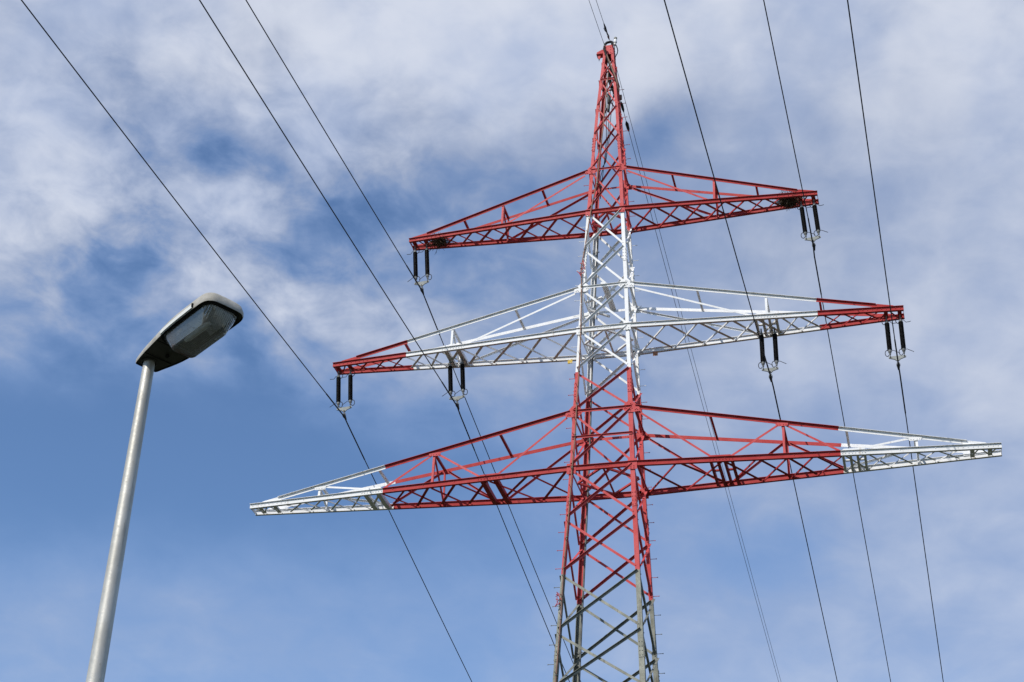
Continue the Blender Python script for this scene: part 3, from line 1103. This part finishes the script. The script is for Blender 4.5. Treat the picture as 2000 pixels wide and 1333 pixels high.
# earth wires at the peak
mb = MB()
pts = []
for y in [-150, -110, -80, -60, -45, -33, -24, -16, -10, -6, -3, -1.5, -.6]:
    pts.append((-.10 + KN * y, y, 49.844 + .049 * y + .00035 * y * y))
pts += [(-.13, -.30, 49.86), (.0, .15, 49.93)]
for y in [.5, 2, 4, 7, 11, 16, 22, 30, 40, 50, 60, 75, 95, 120, 160, 200, 250, 300, 340]:
    pts.append((.12 + KF * y, y, 49.91 - .234 * y + .00035 * y * y))
mb.tube(pts, .0115, WIRE, 6)
ew = mb.obj("earth_wire", None, label="thin earth wire passing the left side of the pylon peak at its bracket", category="earth wire", group="earth wires at the pylon peak")
mb = MB()
mb.box((-.115, -.42, 49.84), .06, .16, .07, FIT)
mb.obj("wire_clamp", ew)

mb = MB()
pts = []
for y in [-150, -110, -80, -60, -45, -33, -24, -16, -10, -6, -3, -1.5, -.8, -.3]:
    pts.append((.05 + KN * y, y, 50.36 + .035 * y + .00035 * y * y))
pts += [(.08, -.05, 50.40), (.13, .10, 50.30), (.17, .28, 49.9)]
zf2 = lambda y: 49.72 - .2295 * y + .00035 * y * y
for y in [1.2, 2.4, 4, 7, 11, 16, 22, 30, 40, 50, 60, 75, 95, 120, 160, 200, 250, 300, 340]:
    pts.append((-.04 + KF * y, y, zf2(y)))
mb.tube(pts, .0115, WIRE, 6)
ew = mb.obj("earth_wire", None, label="thin earth wire with dead end clamps on top of the pylon peak bow", category="earth wire", group="earth wires at the pylon peak")
mb = MB()
zz = lambda y: 50.36 + .035 * y + .00035 * y * y
mb.tube([(.05 + KN * y, y, zz(y)) for y in (-1.35, -1.1, -.75, -.3)], .03, ROD, 8, rs=[.02, .045, .03, .03])
mb.tube([(.05 + KN * -1.1 - .06, -1.1, zz(-1.1) - .02), (.0, -1.0, zz(-1) - .10), (.03, -.9, zz(-1) - .09)], .018, ROD, 6)
mb.box((.06, -.55, zz(-.6) - .05), .07, .14, .10, FIT)
mb.obj("wire_clamp", ew)
mb = MB()
mb.tube([(-.04 + KF * y, y, zf2(y)) for y in (2.5, 2.65, 2.95, 3.1)], .05, ROD, 8, rs=[.02, .07, .06, .02])
mb.tube([(-.04 + KF * y, y, zf2(y)) for y in (3.6, 3.75, 4.05, 4.2)], .05, ROD, 8, rs=[.02, .08, .065, .02])
mb.tube([(.30, .35, 48.15), (.22, 1.0, 48.55), (.06, 1.7, 49.05), (.03, 2.4, zf2(2.4))], .03, RUBBER, 8)
mb.obj("wire_clamp", ew)


# ------------------------------------------------------------------ nests
def nest(cx, cz, halfy, lx, lz, n, seed, lab):
    rr_ = random.Random(seed)
    b_ = MB()
    for k in range(n):
        c = V((cx + rr_.gauss(0, lx * .45), rr_.uniform(-halfy, halfy), cz + rr_.gauss(0, lz * .45)))
        d = V((rr_.gauss(0, 1), rr_.gauss(0, .6), rr_.gauss(0, .55))).normalized()
        l = rr_.uniform(.10, .30) if k % 9 else rr_.uniform(.3, .48)
        bend = V((rr_.gauss(0, .03), rr_.gauss(0, .03), rr_.gauss(0, .03)))
        b_.tube([c - d * l, c + bend, c + d * l], rr_.uniform(.004, .009), TWIG, 4, caps=False)
    return b_.obj("bird_nest", None, label=lab, category="nest", group="twig nests in the upper arm")


nest(-7.18, ZUB - .03, .26, .33, .085, 330, 11, "untidy twig nest wedged inside the left end of the upper red arm")
nest(7.22, ZUB - .03, .24, .34, .085, 620, 12, "dense dark twig nest filling the right end of the upper red arm")


# ------------------------------------------------------------------ small signs
def sign(x, y, z, m_, lab, nm):
    b_ = MB()
    b_.plate([(x - .095, y, z - .11), (x + .095, y, z - .11), (x + .095, y, z + .09), (x - .095, y, z + .09)], (0, -1, 0), .006, m_)
    for e in (-.06, .06):
        b_.bolt((x + e, y - .006, z + .065), (0, -1, 0), ZINC, .011, .012)
    return b_.obj(nm, None, label=lab, category="sign", group="small blank plates under the middle arm")


sign(-1.735, .975, 35.04, YELLOW, "small blank yellow plate hung under the middle arm left of the body", "hanging_sign")
sign(1.665, .965, 35.02, ORANGE, "small blank orange plate hung under the middle arm right of the body", "hanging_sign")

# ------------------------------------------------------------------ street lamp
LP = V((6.9498, -47.3704, 5.8270))
lamp = thing("street_lamp", "metal street lamp on a tall tapered pole with a grey weathered head", "street lamp", (LP.x, LP.y, 0))
mb = MB()
H = LP.z
prof = [(.088, 0), (.088, 1.6), (.0285 + (.0155) * (H - 1.6) * .5, 1.6)]
prof = [(.068 - (.068 - .029) * k / 12.0, (H + .02) * k / 12.0) for k in range(13)]
mb.lathe((0, 0, 0), prof, POLE, 40, True)
mb.lathe((0, 0, 0), [(.17, 0), (.17, .02), (.10, .03)], ZINC, 32)
mb.obj("pole", lamp)

azl, tilt = R(122), R(5)
A_ = V((math.sin(azl) * math.cos(tilt), math.cos(azl) * math.cos(tilt), math.sin(tilt)))
Sd = V((math.cos(azl), -math.sin(azl), 0))
Nn = Sd.cross(A_)
HM = Matrix((A_, -Sd, Nn)).transposed().to_4x4()
HM.translation = V((0, 0, H))


def catmull(pts, n=4):
    out = []
    k = len(pts)
    for i in range(k):
        p0, p1, p2, p3 = (V(pts[(i + j - 1) % k]) for j in range(4))
        for q in range(n):
            t_ = q / n
            out.append(.5 * ((2 * p1) + (p2 - p0) * t_ + (2 * p0 - 5 * p1 + 4 * p2 - p3) * t_ ** 2 + (3 * p1 - p0 - 3 * p2 + p3) * t_ ** 3))
    return out


# outline of the head seen from below: s along the axis, y across
HALF = [(-.060, .045), (-.052, .062), (-.02, .071), (.08, .092), (.20, .108), (.32, .115), (.44, .118), (.55, .119), (.605, .114), (.632, .095), (.646, .06)]
OUT = [(s, y) for s, y in HALF] + [(s, -y) for s, y in HALF[::-1]]
OUT = [V((p[0], p[1] + .016)) for p in catmull([V((s, y)) for s, y in OUT], 3)]
OC = V((.30, .016))


def dip(x):
    return -.011 * math.exp(-((x - .15) / .13) ** 2)


def ring(scale_s, scale_y, n, c=OC):
    return [V((c.x + (p.x - c.x) * scale_s, c.y + (p.y - c.y) * scale_y, n + dip(p.x))) for p in OUT]


def loft(mb, rings, m_, smooth=True, cap0=False, cap1=False):
    n = len(rings[0])
    vs = [v for r_ in rings for v in r_]
    a2 = sum(rings[0][i].x * rings[0][(i + 1) % n].y - rings[0][(i + 1) % n].x * rings[0][i].y for i in range(n))
    fs = []
    for i in range(len(rings) - 1):
        for k in range(n):
            k2 = (k + 1) % n
            f = (i * n + k, i * n + k2, (i + 1) * n + k2, (i + 1) * n + k)
            fs.append(f if a2 > 0 else f[::-1])
    mb.add(vs, fs, m_, smooth)
    if cap0:
        mb.add(rings[0], [tuple(range(n))[::-1] if a2 > 0 else tuple(range(n))], m_)
    if cap1:
        mb.add(rings[-1], [tuple(range(n)) if a2 > 0 else tuple(range(n))[::-1]], m_)


mb = MB()


def dome(p, n):
    """the shell is lower over the pole end than over the lamp"""
    return n * (.62 + .38 * min(1, max(0, (p.x + .05) / .35)))


rs_ = []
for ss, sy, n in ((1, 1, -.004), (1.006, 1.015, .004), (1.004, 1.01, .022), (.985, .97, .042), (.95, .90, .058), (.86, .74, .070), (.6, .45, .078), (.2, .15, .081)):
    rs_.append([V((p.x, p.y, p.z - n + (dome(p, n) if n > 0 else n))) for p in ring(ss, sy, n)])
loft(mb, rs_, HEAD, True, False, True)
loft(mb, [ring(.985, .95, .004), ring(1, 1, -.004)], GASKET, False)
housing = mb.obj("lamp_housing", lamp)
housing.matrix_local = HM
mb = MB()
loft(mb, [ring(.985, .955, .006), ring(.985, .955, .003)][::-1], UNDER, False, True, False)
under = mb.obj("base_panel", lamp)
# seam lines and clips on the underside
mb.mesh("unused") if False else None
mb = MB()
mb.box((.060, .012, -.007), .004, .155, .004, GASKET)
mb.box((.195, .012, -.012), .004, .19, .004, GASKET)
sm = mb.obj("panel_seam", under)
under.matrix_local = HM
mb = MB()
mb.box((.115, .03, -.014), .018, .014, .012, GASKET)
clip = mb.obj("catch", under)
# collar where the pole enters
mb = MB()
mb.lathe((.0, .0, 0), [(.036, -.012), (.040, -.010), (.040, .004)], UNDER, 24)
col_ = mb.obj("pole_collar", lamp)
col_.matrix_local = HM
# pale strip along the left edge
mb = MB()
side = sorted([p for p in OUT if p.y < 0 and .235 < p.x < .545], key=lambda p: p.x)
mb.tube
sv = []
for p in side:
    q = OC.y + (p.y - OC.y) * 1.02
    z_ = dip(p.x)
    sv.append([V((p.x, q - .003, z_ + .001)), V((p.x, q - .003, z_ + .022)), V((p.x, q + .004, z_ + .022)), V((p.x, q + .004, z_ + .001))])
vs = [v for r_ in sv for v in r_]
fs = []
for i in range(len(sv) - 1):
    for k in range(4):
        k2 = (k + 1) % 4
        fs.append((i * 4 + k, (i + 1) * 4 + k, (i + 1) * 4 + k2, i * 4 + k2))
fs += [(3, 2, 1, 0)[::-1], tuple(len(vs) - 4 + k for k in range(4))[::-1]]
mb.add(vs, fs, STRIP)
strip = mb.obj("edge_strip", lamp)
strip.matrix_local = HM
mb = MB()
e_ = side[-1]
mb.box((e_.x + .006, OC.y + (e_.y - OC.y) * 1.02 - .002, .012), .006, .012, .022, GASKET)
cl2 = mb.obj("clip", strip)

# bowl: clear ribbed plastic over a reflector and lamp tube
gl, t, b = new_mat("ribbed_bowl")
tcn = t.n('ShaderNodeTexCoord').outputs['Object']
sx_ = t.n('ShaderNodeSeparateXYZ')
t.link(tcn, sx_.inputs[0])
ribs = t.math('SINE', t.math('MULTIPLY', sx_.outputs[1], 2 * math.pi / .0105))
bmp = t.n('ShaderNodeBump')
bmp.inputs['Strength'].default_value = .5
bmp.inputs['Distance'].default_value = .002
flatm = t.math('MAXIMUM', t.smooth(sx_.outputs[2], -.090, -.085, 1.0, .0), t.smooth(sx_.outputs[0], .56, .575))
t.link(t.math('MULTIPLY', ribs, flatm), bmp.inputs['Height'])
grime = t.noise(tcn, 22.0, 5.0, .65)
lowend = t.math('MULTIPLY', t.smooth(sx_.outputs[0], .345, .275), t.smooth(sx_.outputs[2], -.062, -.085))
rust = t.math('MULTIPLY', lowend, t.smooth(grime, .35, .55))
tr = t.n('ShaderNodeBsdfTransparent')
tr.inputs[0].default_value = c4(.80, .82, .82)
gs = t.n('ShaderNodeBsdfGlossy')
gs.inputs['Roughness'].default_value = .09
gs.inputs['Color'].default_value = c4(.95, .95, .95)
t.link(bmp.outputs[0], gs.inputs['Normal'])
fr = t.n('ShaderNodeFresnel')
fr.inputs['IOR'].default_value = 1.55
t.link(bmp.outputs[0], fr.inputs['Normal'])
m1 = t.n('ShaderNodeMixShader')
t.link(t.math('MULTIPLY_ADD', fr.outputs[0], 1.2, .04, clamp=True), m1.inputs[0])
t.link(tr.outputs[0], m1.inputs[1])
t.link(gs.outputs[0], m1.inputs[2])
df = t.n('ShaderNodeBsdfDiffuse')
t.link(t.mix(rust, c4(.42, .43, .42), c4(.12, .045, .018)), df.inputs['Color'])
tl = t.n('ShaderNodeBsdfTranslucent')
tl.inputs['Color'].default_value = c4(.45, .46, .45)
m0 = t.n('ShaderNodeMixShader')
m0.inputs[0].default_value = .45
t.link(df.outputs[0], m0.inputs[1])
t.link(tl.outputs[0], m0.inputs[2])
m2 = t.n('ShaderNodeMixShader')
t.link(t.math('MAXIMUM', t.math('MULTIPLY', rust, .9), t.math('MULTIPLY_ADD', t.math('MULTIPLY', ribs, flatm), .18, t.smooth(grime, .35, .75, .13, .30))), m2.inputs[0])  # rib highlights put into the mix: more pale diffuse along the ribs
t.link(m1.outputs[0], m2.inputs[1])
t.link(m0.outputs[0], m2.inputs[2])
for nd in gl.node_tree.nodes:
    if nd.type == 'OUTPUT_MATERIAL':
        t.link(m2.outputs[0], nd.inputs['Surface'])


def rrect(cx, cy, hx, hy, r, n, k=6):
    out = []
    for qx, qy, a0 in ((1, 1, 0), (-1, 1, 90), (-1, -1, 180), (1, -1, 270)):
        for i in range(k + 1):
            a_ = R(a0 + 90 * i / k)
            out.append(V((cx + qx * (hx - r) + r * math.cos(a_), cy + qy * (hy - r) + r * math.sin(a_), n)))
    return out


mb = MB()
loft(mb, [rrect(.416, .014, .2, .095, .05, -.002), rrect(.416, .014, .216, .104, .055, -.008), rrect(.416, .014, .216, .104, .055, .000)][::-1], GASKET, False)
gsk = mb.obj("gasket", lamp)
gsk.matrix_local = HM
mb = MB()
BW = [(.206, .096, .05, .000), (.204, .094, .048, -.010), (.150, .068, .030, -.086), (.143, .061, .026, -.093)]
loft(mb, [rrect(.416, .014, hx, hy, r_, n) for hx, hy, r_, n in BW[:3]][::-1], gl, True)
loft(mb, [rrect(.416, .014, hx, hy, r_, n) for hx, hy, r_, n in BW[2:]][::-1], gl, True)
mb.add(rrect(.416, .014, *BW[3]), [tuple(range(28))[::-1]], gl)
bowl = mb.obj("lamp_bowl", lamp)
bowl.matrix_local = HM
mb = MB()
loft(mb, [rrect(.412, .012, .19, .085, .045, -.0005), rrect(.412, .012, .14, .05, .03, .0)][::-1], REFL, False, True, False)
refl = mb.obj("reflector", lamp)
refl.matrix_local = HM
mb = MB()
mb.tube([(.30, .012, -.022), (.33, .012, -.022), (.46, .012, -.022), (.50, .012, -.022)], .016, LENSW, 12, rs=[.010, .016, .016, .008])
bulb = mb.obj("lamp_bulb", lamp)
bulb.matrix_local = HM
